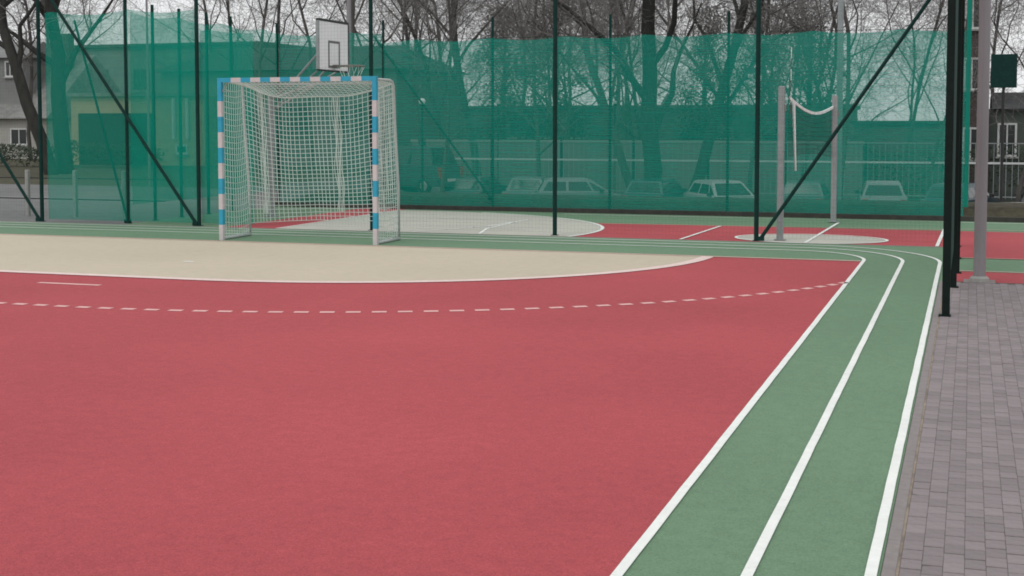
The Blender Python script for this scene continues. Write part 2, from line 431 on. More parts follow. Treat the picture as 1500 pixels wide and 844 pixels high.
# ------------------------------------------------------------------ handball goal
def make_goal():
    t = thing('handball_goal', (-12.88, 21.60, 0), 'handball goal with blue and white striped posts and slack white net', 'goal')
    Wd = 3.06; Hh = 2.94; e = .04; TD, BD = .80, 1.02
    def post(x):
        b = MB(); zs = [0.0]; k = 9; s_ = (Hh-.42)/k
        for i in range(1, k+1): zs.append(s_*i)
        zs.append(Hh)
        for i in range(k+1):
            b.bbox(x-e, x+e, -e, e, zs[i], zs[i+1], .0008, m=(0 if i % 2 == 0 else 1))
        return b.build('post', [M['white'], M['blue']], t)
    post(0); post(Wd)
    b = MB(); L = Wd-2*e; c = .20; k = 13; s_ = (L-2*c)/k; X = [e, e+c]
    for i in range(1, k+1): X.append(e+c+s_*i)
    X.append(e+L)
    for i in range(k+2):
        b.box(X[i]+(.001 if i == 0 else 0), X[i+1]-(.001 if i == k+1 else 0), -e, e, Hh-2*e, Hh-.001, m=(1 if i % 2 == 0 else 0))
    b.build('crossbar', [M['white'], M['blue']], t)
    for x in (0, Wd):
        b = MB()
        pts = [(x, e, Hh-.05), (x, TD-.16, Hh-.05), (x, TD-.05, Hh-.075), (x, TD, Hh-.15), (x, TD+.06, Hh*.72), (x, TD+.2, Hh*.33), (x, BD, .03)]
        b.tube(pts, .021, 8); b.build('side_frame', M['galvlight'], t, True)
        b = MB(); b.tube([(x, e, .03), (x, BD, .03)], .03, 8); b.build('ground_bar', M['galvlight'], t, True)
    b = MB(); b.tube([(0, TD-.03, Hh-.1), (Wd, TD-.03, Hh-.1)], .012, 6); b.build('back_rail', M['galv'], t, True)
    b = MB(); b.box(.03, .2, -.004, .004, Hh-.25, Hh-.24); b.tube([(.04, .0, Hh-.25), (.15, .0, Hh-.09)], .014, 6); b.build('corner_bracket', M['galv'], t)
    # net of cords : roof, back and sides
    net = MB(); R = .0062
    rnd = random.Random(3)
    def back_y(z): 
        f = 1-z/Hh
        return TD + (BD-TD)*max(0, f)**1.3 - .03
    def top_z(u, v):   # roof sag
        return Hh-.06 - .32*math.sin(PI*u)*v**1.2*(.85+.15*math.sin(9*u)) - .05*v
    nu, nv, nz = 34, 10, 29
    zt = lambda u: top_z(u, 1)
    def back(u, k):
        f = k/nz; z0 = zt(u); zb = .24+.10*u+.05*math.sin(PI*u)
        z = z0+(zb-z0)*f
        sag = .045*math.sin(PI*u)*math.sin(PI*min(1, f*1.05))
        y = back_y(z) - .22*math.sin(PI*u)*(1-.5*f) + .05*math.sin(13*u+2*f)*f + .03*math.sin(29*u)
        return (u*Wd, y, z-sag*2)
    for i in range(nu+1):
        u = i/nu
        net.tube([back(u, k) for k in range(nz+1)], R, 3, caps=False)
        net.tube([(u*Wd, TD*v/6*.97 - (.1*math.sin(PI*u)*(v/6)), top_z(u, v/6)) for v in range(7)], R, 3, caps=False)
    for k in range(nz+1):
        net.tube([back(i/nu, k) for i in range(nu+1)], R*(2.4 if k == 0 else 1), 3, caps=False)
    for v in range(1, nv):
        net.tube([(i/nu*Wd, TD*v/nv*.97-.1*math.sin(PI*i/nu)*v/nv, top_z(i/nu, v/nv)) for i in range(nu+1)], R, 3, caps=False)
    for x, s in ((0, .03), (Wd, -.03)):
        for k in range(26):
            z = .12+k*(Hh-.2)/26; yb = back_y(z)+.03
            net.tube([(x+s*math.sin(PI*j/6), e+(yb-e)*j/6, z-.05*math.sin(PI*j/6)) for j in range(7)], R, 3, caps=False)
        for j in range(1, 11):
            f = j/11
            net.tube([(x+s*math.sin(PI*f), e+(back_y(k*(Hh-.06)/10)+.03-e)*f, .06+k*(Hh-.12)/10) for k in range(11)], R, 3, caps=False)
    # gathered folds where the back net is tied up
    for u, wd in ((.155, .05), (.66, .05)):
        for q in range(5):
            du = (q-2)*.009
            net.tube([tuple(Vector(back(u+du*(1+.5*math.sin(k*.5+q)), k))-Vector((0, .02, 0))) for k in range(nz-1)], R*.9, 3, caps=False)
    tag(net.build('goal_net', M['whitecord'], t), kind='stuff')
make_goal()

# ------------------------------------------------------------------ fences
def pole(b, x, y, h, r=.04, base=True, z=0):
    b.tube([(x, y, z), (x, y, z+h)], r, 10)
    if base: b.box(x-r*1.5, x+r*1.5, y-r*1.5, y+r*1.5, z+.001, z+.012)
def cords(b, ax, c, a0, a1, z0, z1, step, r):
    n = int((a1-a0)/step)
    for i in range(n+1):
        a = a0+i*(a1-a0)/n
        p = (a, c) if ax == 'x' else (c, a)
        b.tube([(p[0], p[1], z0), (p[0], p[1], z1)], r, 3, caps=False)
    n = int((z1-z0)/step)
    for i in range(n+1):
        z = z0+i*(z1-z0)/n
        P_ = [(a0, c, z), (a1, c, z)] if ax == 'x' else [(c, a0, z), (c, a1, z)]
        b.tube(P_, r, 3, caps=False)
def sheet(b, ax, c, a0, a1, z0, z1, n=60, wob=.03, seed=1, topwob=.0):
    """hung cloth, slightly wavy"""
    rnd = random.Random(seed); ph = [rnd.uniform(0, 6) for _ in range(4)]; m_ = 8; base = len(b.v)
    for j in range(m_+1):
        f = j/m_
        for i in range(n+1):
            a = a0+(a1-a0)*i/n
            d_ = wob*(math.sin(a*1.9+ph[0])+.6*math.sin(a*5.1+ph[1]+f))*(.4+.6*math.sin(PI*f))
            z = z0+(z1-z0)*f + (topwob*abs(math.sin(a*1.63+ph[2])) if j == m_ else 0)*-1
            b.v.append((a, c+d_, z) if ax == 'x' else (c+d_, a, z))
    for j in range(m_):
        for i in range(n):
            k = base+j*(n+1)+i; b.f.append((k, k+1, k+n+2, k+n+1)); b.m.append(0)
FY = 24.5
front = thing('ball_stop_fence', (-.2, FY, 0), 'tall dark green ball-stop fence with diagonal braces running behind the striped goal', 'fence')
def P(b, name, m, par, smooth=False):
    o = b.build(name, m, par, smooth); o.matrix_parent_inverse = Matrix.Translation(-par.location); return o
for x in (-26.7, -22.87, -19.05, -15.15, -11.22, -7.43, -3.63):
    b = MB(); pole(b, x, FY, 6.0, .042); P(b, 'post', M['fgreen'], front)
def brace(a, c, r, par, m='fgreen'):
    b = MB(); b.tube([a, c], r, 8); v = Vector(a)
    b.box(v.x-.06, v.x+.06, v.y-.05, v.y+.05, v.z-.05, v.z+.03); P(b, 'brace', M[m], par)
brace((-3.55, FY-.01, .05), (-.25, FY-.01, 4.93), .034, front)
brace((-15.22, FY-.01, .05), (-19.02, FY-.01, 5.2), .034, front)
brace((-19.12, FY-.01, .05), (-22.8, FY-.01, 5.2), .034, front)
b = MB(); cords(b, 'x', FY+.05, -26.7, -.25, .06, 6.0, .07, .0008); tag(P(b, 'mesh_net', M['cord'], front), kind='stuff')
for a_, c_, zt in ((-18.95, -15.17, 4.52), (-15.13, -13.9, 4.05)):
    b = MB(); sheet(b, 'x', FY+.10, a_, c_, .05, zt, 60, .03, 4, .09); P(b, 'windscreen', M['screen_left'], front)
b = MB(); b.tube([(-26.7, FY+.05, 6.0), (-.2, FY+.05, 6.0)], .008, 6); P(b, 'top_cable', M['fgreen'], front)

corner = thing('ball_stop_fence', (-.21, 15.52, 0), 'nearly black post row of the side fence between the track and the paving', 'fence')
for k, (x, y) in enumerate(((-.22, 15.52), (-.178, 18.3), (-.155, 20.1), (-.165, 22.3), (-.185, FY))):
    b = MB()
    if k == 0:
        b.bbox(x-.042, x+.042, y-.042, y+.042, 0, 6.0, .006); b.box(x-.075, x+.055, y-.07, y+.07, .001, .014)
        b.tube([(x, y-.05, .06), (x, y-.055, .06)], .012, 8); b.tube([(x, y-.05, .17), (x, y-.055, .17)], .012, 8)
    else:
        b.bbox(x-.045, x+.045, y-.045, y+.045, 0, 6.0, .006); b.box(x-.07, x+.07, y-.07, y+.07, .001, .014)
    P(b, 'post', M['black'], corner)
b = MB(); cords(b, 'y', -.178, 15.6, FY, .5, 6.0, .06, .003); tag(P(b, 'mesh_net', M['cord'], corner), kind='stuff')
b = MB(); b.tube([(-.178, 15.55, 4.95), (-.178, FY, 4.95)], .02, 8); P(b, 'rail', M['black'], corner)

cage = thing('side_cage_fence', (-16.93, FY, 0), 'green mesh side fence of the far court, left of the goal', 'fence')
for y in (25.6, 26.65, 27.8, 28.9, 31.2):
    b = MB(); pole(b, -16.93, y, 4.70, .036); P(b, 'post', M['fgreen'], cage)
b = MB(); pole(b, -16.95, FY+.13, 4.75, .04); P(b, 'post', M['fgreen'], cage)
brace((-17.02, FY+.2, .05), (-18.9, FY+1.05, 4.4), .026, cage)
b = MB(); sheet(b, 'y', -16.88, FY+.2, 31.1, .4, 4.5, 40, .03, 8, .09); P(b, 'windscreen', M['screen_left'], cage)

back = thing('back_cage_fence', (-16.9, 31.2, 0), 'green windscreen fence closing the far side of the second court', 'fence')
for x in (-13.95, -11.05, -8.1, -5.3, 2.6, 5.5, 8.4):
    b = MB(); pole(b, x, 31.2, 4.7 if x < -1 else 4.2, .034); P(b, 'post', M['fgreen'], back)
brace((-11.1, 31.2, .3), (-14.2, 31.2, 4.3), .026, back)
for a_, c_, zt in ((-16.85, -13.97, 4.42), (-13.93, -.12, 4.20)):
    b = MB(); sheet(b, 'x', 31.13, a_, c_, .02, zt, 130, .03, 11, .07); P(b, 'windscreen', M['screen'], back)
b = MB(); b.box(-.115, -.02, 31.10, 31.15, .3, 6.0); P(b, 'windscreen_hem', M['hem'], back)
b = MB(); b.tube([(-16.9, 31.2, 4.2), (-.05, 31.2, 4.2)], .005, 5); P(b, 'top_cable', M['fgreen'], back)

# ------------------------------------------------------------------ lamp post on the pavement
t = thing('lamp_post', (.15, 19.1, 0), 'grey steel lamp post on a pale round collar at the end of the paving', 'lamp post')
b = MB(); b.tube([(0, 0, .0), (0, 0, .05), (0, 0, 4.2), (0, 0, 9.5)], [.082, .080, .074, .06], 20); b.build('pole', M['lamp'], t, True)
b = MB(); b.tube([(0, 0, -.01), (0, 0, .05), (0, 0, .075)], [.125, .125, .095], 20); b.build('collar', M['conc'], t)
b = MB(); b.box(-.2, .2, -.2, .2, -.02, .006); b.build('base_slab', M['kerb'], t)
b = MB(); b.box(-.6, .6, -.12, .12, 9.5, 9.62); b.build('lamp_head', M['lamp'], t)

# ------------------------------------------------------------------ basketball hoop
BX, BY0, BY1, BZ0, BZ1 = -13.5, 26.79, 28.23, 3.31, 4.37
t = thing('basketball_hoop', (-15.1, 27.5, 0), 'white basketball backboard with a dark target square above the goal', 'basketball hoop')
def PB(b, name, m, smooth=False): return P(b, name, m, t, smooth)
b = MB(); b.bbox(BX-.05, BX, BY0, BY1, BZ0, BZ1, .006); PB(b, 'backboard', M['board'])
fr = MB(); fr.box(BX-.07, BX+.012, BY0-.02, BY1+.02, BZ1+.001, BZ1+.05); fr.box(BX-.07, BX+.012, BY0, BY1, BZ0-.035, BZ0-.001)
fr.box(BX-.07, BX+.012, BY1+.001, BY1+.035, BZ0, BZ1); fr.box(BX-.07, BX+.006, BY0-.03, BY0-.001, BZ0, BZ1, 1); PB(fr, 'board_frame', [M['dark'], M['galv']])
b = MB(); y0, y1, z0, z1, wl = 27.22, 27.80, 3.36, 3.96, .06
b.box(BX+.001, BX+.006, y0, y0+wl, z0, z1); b.box(BX+.001, BX+.006, y1-wl, y1, z0, z1)
b.box(BX+.001, BX+.006, y0+wl, y1-wl, z1-wl*.9, z1); b.box(BX+.001, BX+.006, y0+wl, y1-wl, z0, z0+wl*.8); PB(b, 'target_square', M['square'])
b = MB(); b.tube([(BX+.42+.3*math.cos(a), 27.5+.3*math.sin(a), 3.40) for a in [2*PI*i/24 for i in range(25)]], .016, 6, caps=False)
b.box(BX+.01, BX+.14, 27.42, 27.58, 3.37, 3.43); PB(b, 'rim', M['rim'])
b = MB()
for i in range(12):
    a = 2*PI*i/12; b.tube([(BX+.42+.3*math.cos(a), 27.5+.3*math.sin(a), 3.39), (BX+.42+.2*math.cos(a+.25), 27.5+.2*math.sin(a+.25), 3.17), (BX+.42+.16*math.cos(a), 27.5+.16*math.sin(a), 3.0)], .005, 3, caps=False)
PB(b, 'hoop_net', M['whitecord'])
b = MB(); b.tube([(-15.1, 27.5, 0), (-15.1, 27.5, 2.75)], .08, 12); b.box(-15.25, -14.95, 27.35, 27.65, .001, .02); PB(b, 'pole', M['galv'])
for y in (27.0, 28.0):
    b = MB(); b.tube([(-15.1, 27.5, 2.68), (-14.3, y, 3.0), (BX-.055, y, 3.75)], .025, 8); PB(b, 'support_arm', M['galv'])
    b = MB(); b.tube([(-15.1, 27.5, 2.4), (BX-.055, y, 3.36)], .02, 8); PB(b, 'support_arm', M['galv'])

# ------------------------------------------------------------------ volleyball
def vpost(x, y, h, label):
    t = thing('volleyball_post', (x, y, 0), label, 'volleyball post', 'volleyball posts on the far court')
    b = MB(); b.bbox(-.058, .058, -.05, .05, 0, h, .012); b.build('upright', M['galv'], t)
    b = MB(); b.box(-.1, .1, -.1, .1, .013, .022); b.build('base_plate', M['galv'], t)
    b = MB(); b.box(.059, .085, -.03, .03, h-.45, h-.33); b.build('winch', M['rim'], t)
vpost(-3.24, 24.75, 2.79, 'near galvanised volleyball post beside the fence foot, taller looking of the two')
vpost(-2.76, 29.75, 2.72, 'far volleyball post standing at the back end of the white court line')
t = thing('volleyball_net', (-3.2, 24.8, 0), 'slack volleyball net with a sagging white top tape', 'volleyball net')
A = Vector((-3.13, 24.95, 2.56)); B = Vector((-2.80, 29.70, 2.44))
def vn(u, f): 
    p = A.lerp(B, u); sag = .20*math.sin(PI*u)*(1-.15*f)
    return Vector((p.x+.25*math.sin(PI*u)*(1-f)*0, p.y, p.z - sag - f*1.05 + f*.25*math.sin(PI*u)))
b = MB(); N = 20
for i in range(N):
    a, c = vn(i/N, 0), vn((i+1)/N, 0); h = Vector((0, 0, .055)); k = Vector((.012, 0, 0))
    for s in (-1, 1): b.quad(*(tuple(v) for v in ((a+k*s, c+k*s, c+h+k*s, a+h+k*s))))
    b.quad(*(tuple(v) for v in ((a-k+h, a+k+h, c+k+h, c-k+h))))
P(b, 'top_tape', M['tape'], t)
b = MB(); a0 = vn(.03, 0)
for s in (0, .02): b.quad((a0.x+.03+s, a0.y-.05, a0.z), (a0.x+.06+s, a0.y+.03, a0.z), (a0.x+.095+s, a0.y+.03, a0.z-1.28), (a0.x+.09+s, a0.y-.05, a0.z-1.28))
P(b, 'side_band', M['tape'], t)
b = MB()
for f in [i/9 for i in range(1, 10)]: b.tube([tuple(vn(i/N, f)) for i in range(N+1)], .003, 3, caps=False)
for i in range(0, 41): b.tube([tuple(vn(i/40, f/6)) for f in range(7)], .003, 3, caps=False)
tag(P(b, 'cord_mesh', M['dark'], t), kind='stuff')
b = MB(); b.tube([(-3.10, 24.95, 2.3+.2*i) for i in range(7)], .007, 6, mats=[0, 1, 0, 1, 0, 1]); P(b, 'antenna', [M['redrod'], M['tape']], t)

# ------------------------------------------------------------------ bare trees
def gen_tree(seed, H, r0, forks, lean=(0, 0), trunk_frac=.35, spread=1.0, dens=1.0, tw=.009):
    """returns (trunk MB, crown MB): trunk and limbs, then branches and twigs"""
    R_ = random.Random(seed); tk, cr = MB(), MB()
    def grow(p, d, L, r, lev):
        n = (7, 6, 5, 4, 3)[lev]; pts = [p.copy()]; rs = [r]; wob = (.10, .20, .26, .32, .36)[lev]; dd = d.copy()
        for i in range(n):
            dd = dd + Vector((R_.gauss(0, wob), R_.gauss(0, wob), R_.gauss(0, wob*.6) + (.04, .06, .0, -.03, -.04)[lev])); dd.normalize()
            p = p + dd*(L/n); pts.append(p.copy()); rs.append(max(tw*.55, r*(1-(.55 if lev == 0 else .85)*(i+1)/n)))
        (tk if lev < 2 else cr).tube(pts, rs, (9, 6, 4, 3, 3)[lev], caps=False)
        if lev == 4: return
        k = (forks, 8, 6, 4)[lev]; k = max(2, int(k*dens+.5)) if lev else k
        for j in range(k):
            f = (trunk_frac + (1-trunk_frac)*(j+.7)/k) if lev == 0 else .18+.8*(j+R_.random())/k
            f = min(f, .99); q = f*n; i = int(q); pp = pts[i].lerp(pts[i+1], q-i); rr = rs[i]+(rs[i+1]-rs[i])*(q-i)
            ax = (pts[i+1]-pts[i]).normalized(); az = R_.uniform(0, 2*PI) if lev else j*2.4+R_.uniform(-.5, .5)
            u = ax.orthogonal().normalized(); v = ax.cross(u); side = u*math.cos(az)+v*math.sin(az)
            ang = (R_.uniform(.45, .95), R_.uniform(.5, 1.1), R_.uniform(.5, 1.1), R_.uniform(.4, 1.2))[lev]*spread
            nd = (ax*math.cos(ang)+side*math.sin(ang)).normalized()
            LL = L*((1-.45*f)*R_.uniform(.5, .72), R_.uniform(.4, .62), R_.uniform(.38, .6), R_.uniform(.4, .6))[lev]
            grow(pp, nd, LL, max(tw*.6, rr*(.55, .42, .45, .6)[lev]), lev+1)
    grow(Vector((0, 0, -.2)), Vector((lean[0], lean[1], 1)).normalized(), H, r0, 0)
    return tk, cr
M['darkbark'] = mat('dark_bark', (.038, .036, .032), .9, .35, 5, bump=.9, bscale=18, stretch=(1, 1, .25))  # darker bark tone for the thick-trunked trees
def tree_mesh(*a, **k):
    tk, cr = gen_tree(*a, **k)
    m1 = tk.mesh('trunk', True); m1.materials.append(M['darkbark'] if a[2] > .25 else M['bark']); m2 = cr.mesh('crown'); m2.materials.append(M['twig'])
    return m1, m2
def put_tree(ms, x, y, rz, s, label, group=None):
    t = thing('bare_tree', (x, y, gz(x, y)), label, 'tree', group, rz)
    a = link('trunk', ms[0], t); c = link('crown', ms[1], t)
    t.scale = (s, s, s); return t
# single trees seen one by one
HERO = [  # x, y, height, radius, forks, lean, trunk_frac, spread, seed, label
    (-36.9, 48.2, 12, 0.3, 8, (-.25, 0), .35, 1.0, 11, 'dark crooked tree leaning left in front of the pale house'),
    (-37.2, 49.5, 13, 0.38, 9, (.02, 0), .24, .75, 12, 'thick trunked forked tree behind the left fence brace'),
    (-33.9, 58, 14, 0.08, 9, (0, 0), .25, .8, 13, 'slim tree rising just left of the goal behind the low building'),
    (-31.2, 57, 13, 0.11, 9, (.05, 0), .25, 1.0, 14, 'bare tree with arching branches behind the left half of the crossbar'),
    (-25.6, 50, 13, 0.08, 8, (.0, 0), .30, .9, 15, 'upright dark tree just left of the backboard'),
    (-22.4, 47, 13, 0.12, 9, (.03, 0), .3, .9, 16, 'dark tree directly behind the backboard'),
    (-23.5, 57, 12, 0.11, 8, (.08, 0), .25, 1.1, 17, 'spreading bare tree just right of the goal'),
    (-19.2, 48, 12, 0.08, 10, (0, 0), .2, .7, 18, 'thin twin stemmed tree behind the white globe lamp'),
    (-21.9, 60, 13, 0.2, 7, (0, 0), .42, .8, 19, 'tree with a straight trunk that forks above the windscreen top'),
    (-12.6, 55, 14, 0.4, 8, (-.01, 0), .16, .9, 20, 'large gnarled tree with heavy limbs in the middle of the park'),
    (-11.3, 56, 13, 0.27, 7, (.26, 0), .25, .9, 21, 'leaning trunk growing right beside the large gnarled tree'),
    (-13.3, 56.5, 13, .20, 8, (-.28, 0), .2, 1.0, 27, 'trunk leaning left beside the large gnarled tree'),
    (-29.2, 52, 12, .09, 10, (-.02, 0), .2, 1.1, 28, 'thin bushy crowned tree behind the middle of the crossbar'),
    (-38.6, 66, 12, .12, 10, (.02, 0), .15, 1.1, 29, 'slim tree behind the beige garage wing'),
    (-17.3, 55, 12, .10, 10, (.02, 0), .15, 1.1, 30, 'slim bare tree behind the middle fence post'),
    (-6.8, 59, 12, .10, 10, (-.02, 0), .15, 1.1, 31, 'slim bare tree behind the right fence post'),
    (-1.6, 57, 11, .08, 10, (-.04, 0), .2, 1.2, 32, 'thin tree behind the top of the diagonal brace'),
    (-24.4, 62, 13, .12, 10, (.02, 0), .15, 1.0, 33, 'slim tree behind the right goal post'),
    (-15.0, 66, 12, .12, 11, (.03, 0), .12, 1.1, 34, 'bushy bare tree right of the left pair of dark evergreen trees'),
    (-10.2, 68, 12, .12, 11, (-.03, 0), .12, 1.1, 35, 'bushy bare tree just left of the tallest dark evergreen tree'),
    (-6.1, 66, 12, .12, 11, (.03, 0), .12, 1.1, 36, 'bushy bare tree just right of the last dark evergreen tree'),
    (-8.9, 58, 12, 0.1, 9, (.02, 0), .2, 1.0, 26, 'slim bare tree in front of the dark evergreen trees, right of the gnarled tree'),
    (-4.9, 55, 13, 0.11, 9, (0, 0), .3, .7, 22, 'tall straight tree behind the volleyball net'),
    (-3.2, 60, 13, 0.09, 9, (.05, 0), .3, 1.1, 23, 'slender tree with long side branches above the low roof'),
    (1.7, 52, 10, 0.1, 8, (.02, 0), .3, 1.0, 24, 'bare tree with drooping branches beside the dark sign at the right edge'),
    (-15.8, 62, 12, 0.1, 9, (.0, 0), .2, 1.0, 25, 'twiggy tree in front of the dark evergreen trees, left of the gnarled tree'),
]
for x, y, H_, r_, fk, ln, tf, sp, sd, lb in HERO:
    put_tree(tree_mesh(sd, H_, r_, fk, ln, tf, sp, 1.0, .008), x, y, 0, 1, lb)
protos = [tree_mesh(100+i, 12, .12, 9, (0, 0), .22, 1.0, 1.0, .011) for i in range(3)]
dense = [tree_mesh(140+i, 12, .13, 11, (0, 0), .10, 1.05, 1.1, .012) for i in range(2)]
rb = random.Random(5)
k = 0
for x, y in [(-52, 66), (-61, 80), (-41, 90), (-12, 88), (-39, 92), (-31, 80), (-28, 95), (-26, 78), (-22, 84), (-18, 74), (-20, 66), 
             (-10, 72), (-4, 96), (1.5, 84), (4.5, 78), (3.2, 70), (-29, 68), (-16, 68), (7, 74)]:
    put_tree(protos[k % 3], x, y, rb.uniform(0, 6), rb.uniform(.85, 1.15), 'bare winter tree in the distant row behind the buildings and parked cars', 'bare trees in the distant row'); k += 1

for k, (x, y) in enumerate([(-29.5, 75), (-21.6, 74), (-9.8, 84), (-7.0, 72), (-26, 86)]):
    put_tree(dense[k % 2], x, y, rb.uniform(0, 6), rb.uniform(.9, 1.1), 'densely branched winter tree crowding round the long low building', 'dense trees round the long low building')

# ------------------------------------------------------------------ buildings
M['wallpale'] = mat('pale_render', (.40, .39, .36), .9, .1, 1.2, big=.08, bigscale=.3)
M['walldark'] = mat('dark_brown_render', (.115, .108, .105), .9, .12, 1.0, big=.15, bigscale=.3)
M['wallmid'] = mat('grey_render', (.23, .235, .23), .9, .1, 1.0, big=.1, bigscale=.3)
M['wallbeige'] = mat('beige_render', (.46, .37, .24), .9, .1, 1.2, big=.08)
M['brick'] = mat('dark_brick', (.085, .068, .064), .9, .2, 6, big=.15)
M['wallgreen'] = mat('grey_green_render', (.085, .10, .09), .9, .12, 1.0, big=.1)
M['roof'] = mat('dark_roof_tile', (.075, .078, .08), .85, .2, 3, big=.15)
M['rooflight'] = mat('weathered_grey_roof', (.22, .22, .21), .85, .25, 2.5, big=.2)
M['frame'] = mat('white_window_frame', (.62, .63, .62), .6, .06, 6)
M['garage'] = mat('dark_garage_door', (.03, .034, .034), .7, .2, 5)
M['frame2'] = mat('brown_window_frame', (.13, .12, .115), .6, .06, 6)
M['pipe'] = mat('pale_drain_pipe', (.7, .72, .72), .5, .06, 8)
def window(par, x, z, wd, ht, y, fm='frame'):
    """front window proud of the wall; y is the wall face"""
    b = MB(); f = .09
    b.box(x-wd/2, x-wd/2+f, y-.06, y+.02, z, z+ht); b.box(x+wd/2-f, x+wd/2, y-.06, y+.02, z, z+ht)
    b.box(x-wd/2+f, x+wd/2-f, y-.06, y+.02, z, z+f); b.box(x-wd/2+f, x+wd/2-f, y-.06, y+.02, z+ht-f, z+ht)
    b.box(x-.03, x+.03, y-.05, y+.02, z+f, z+ht-f); o = P2(b, 'window', M[fm], par)
    b = MB(); b.quad((x-wd/2+f, y-.015, z+f), (x+wd/2-f, y-.015, z+f), (x+wd/2-f, y-.015, z+ht-f), (x-wd/2+f, y-.015, z+ht-f)); q = b.build('pane', M['pane'], o)
    b = MB(); b.box(x-wd/2-.08, x+wd/2+.08, y-.14, y+.02, z-.08, z-.001); b.build('sill', M['conc'], o)
def P2(b, name, m, par): return b.build(name, m, par)
def block(name, x, y, label, cat='building'): return thing(name, (x, y, min(0, gz(x, y))), label, cat)
# pale house on the far left
h = block('house', -57, 70, 'pale house with a grey roof and white windows at the far left')
b = MB(); b.box(-9, 3.0, 0, 9, 0, 2.5); P2(b, 'wall', M['wallpale'], h)
b = MB(); b.prism([(-.5, 2.5), (4.5, 6.6), (9.5, 2.5)], -9.4, 3.4); P2(b, 'roof', M['rooflight'], h)
b = MB(); b.box(-2.6, .9, .6, 4.0, 2.9, 6.3); b.prism([(.3, 6.3), (2.3, 7.4), (4.3, 6.3)], -2.9, 1.2); P2(b, 'dormer', M['wallmid'], h)
window(h, -.05, 5.1, .75, 1.0, .6); window(h, 1.0, .85, 1.3, 1.05, 0); window(h, -2.4, .85, 1.3, 1.05, 0)
b = MB(); b.box(1.9, 2.5, 3, 3.6, 5.4, 7.9); P2(b, 'chimney', M['brick'], h)
# grey block behind the trees
h = block('apartment_block', -58, 92, 'plain grey block behind the forked tree on the left')
b = MB(); b.box(-14, 6.5, 0, 12, 0, 8.2); P2(b, 'wall', M['wallmid'], h)
b = MB(); b.box(-14.3, 6.8, -.3, 12.3, 8.2, 8.45); P2(b, 'roof', M['roof'], h)
for i in range(5):
    for j in range(2): window(h, -11.5+3.8*i, 1.6+3.2*j, 1.5, 1.7, 0, 'frame2')
# long low building with a beige garage wing
h = block('low_building', -40.5, 62, 'long low building with dark hipped roof and beige garage wing')
b = MB(); b.box(0, 13.5, 0, 9, 0, 4.9); P2(b, 'wall', M['wallmid'], h)
b = MB(); n = len(b.v); b.v += [(-.4,-.4,4.9),(13.9,-.4,4.9),(13.9,9.4,4.9),(-.4,9.4,4.9),(1.6,4,6.3),(12,4,6.3)]
for f in ((0,1,5,4),(1,2,5),(2,3,4,5),(3,0,4),(3,2,1,0)): b.f.append(f); b.m.append(0)
P2(b, 'roof', M['roof'], h)
b = MB(); b.box(-4.8, -.01, -1.2, 7, 0, 3.6); b.box(-.009, 3.3, -1.2, -.002, 0, 3.6); P2(b, 'garage_wing', M['wallbeige'], h)
b = MB(); b.box(-4.3, .2, -1.27, -1.15, 0, 2.72); P2(b, 'garage_door', M['garage'], h)
b = MB(); b.box(-5.0, 3.5, -1.45, -1.2, 3.6, 3.78); P2(b, 'eaves', M['rooflight'], h)
for x in (1.55, 2.35):
    b = MB(); b.tube([(x, -1.3, 1.4), (x, -1.3, 3.5)], .10, 8); P2(b, 'drain_pipe', M['pipe'], h)
window(h, 1.95, .6, .7, .5, -1.2)
for x in (5, 8, 11): window(h, x, 1.6, 1.5, 1.6, 0, 'frame2')
# long low building across the middle
h = block('long_building', -33, 90, 'long low dark grey building hidden among trees behind the windscreen')
b = MB(); b.box(-6, 25.3, 1, 10, 0, 3.2); P2(b, 'wall', M['walldark'], h)
b = MB(); b.box(-6.2, 25.5, .8, 10.2, 3.2, 3.45); P2(b, 'roof', M['roof'], h)
for x in (2.6, 4.8, 7.0, 17.2, 19.6, 22.0, 24.0): window(h, x, 1.2, 1.2, 1.4, 1, 'frame2')
# low plain building on the right
h = block('low_building', -6.1, 77, 'low plain grey building with a flat roof behind the diagonal brace')
b = MB(); b.box(0, 4.7, 0, 8, -1.2, 3.35); P2(b, 'wall', M['wallmid'], h)
b = MB(); b.box(-.15, 4.85, -.15, 8.15, 3.35, 3.55); P2(b, 'roof', M['roof'], h)
# brick building at the right edge
h = block('brick_building', -.75, 66, 'dark brick building with white window frames behind the grey lamp post')
b = MB(); b.box(0, 1.5, 0, 8, 0, 11); P2(b, 'wall', M['brick'], h)
b = MB(); b.box(1.501, 9, .6, 9, 0, 4.35); P2(b, 'wall', M['wallgreen'], h)
b = MB(); b.box(-.15, 1.65, -.15, 8.2, 11, 11.25); P2(b, 'roof', M['roof'], h)
b = MB(); b.prism([(.3, 4.35), (4.8, 5.2), (9.3, 4.35)], 1.66, 9.3); P2(b, 'roof', M['roof'], h)
window(h, .75, 2.0, .7, 1.5, 0); window(h, .75, 5.2, .7, 1.5, 0); window(h, .75, 8.0, .7, 1.5, 0)
window(h, 2.35, 2.15, .85, 1.55, .6); window(h, 4.6, 2.15, .85, 1.55, .6); window(h, 6.8, 2.15, .85, 1.55, .6)
b = MB(); b.tube([(1.25, -.08, 0), (1.25, -.08, 10.9)], .06, 8); P2(b, 'drain_pipe', M['pipe'], h)

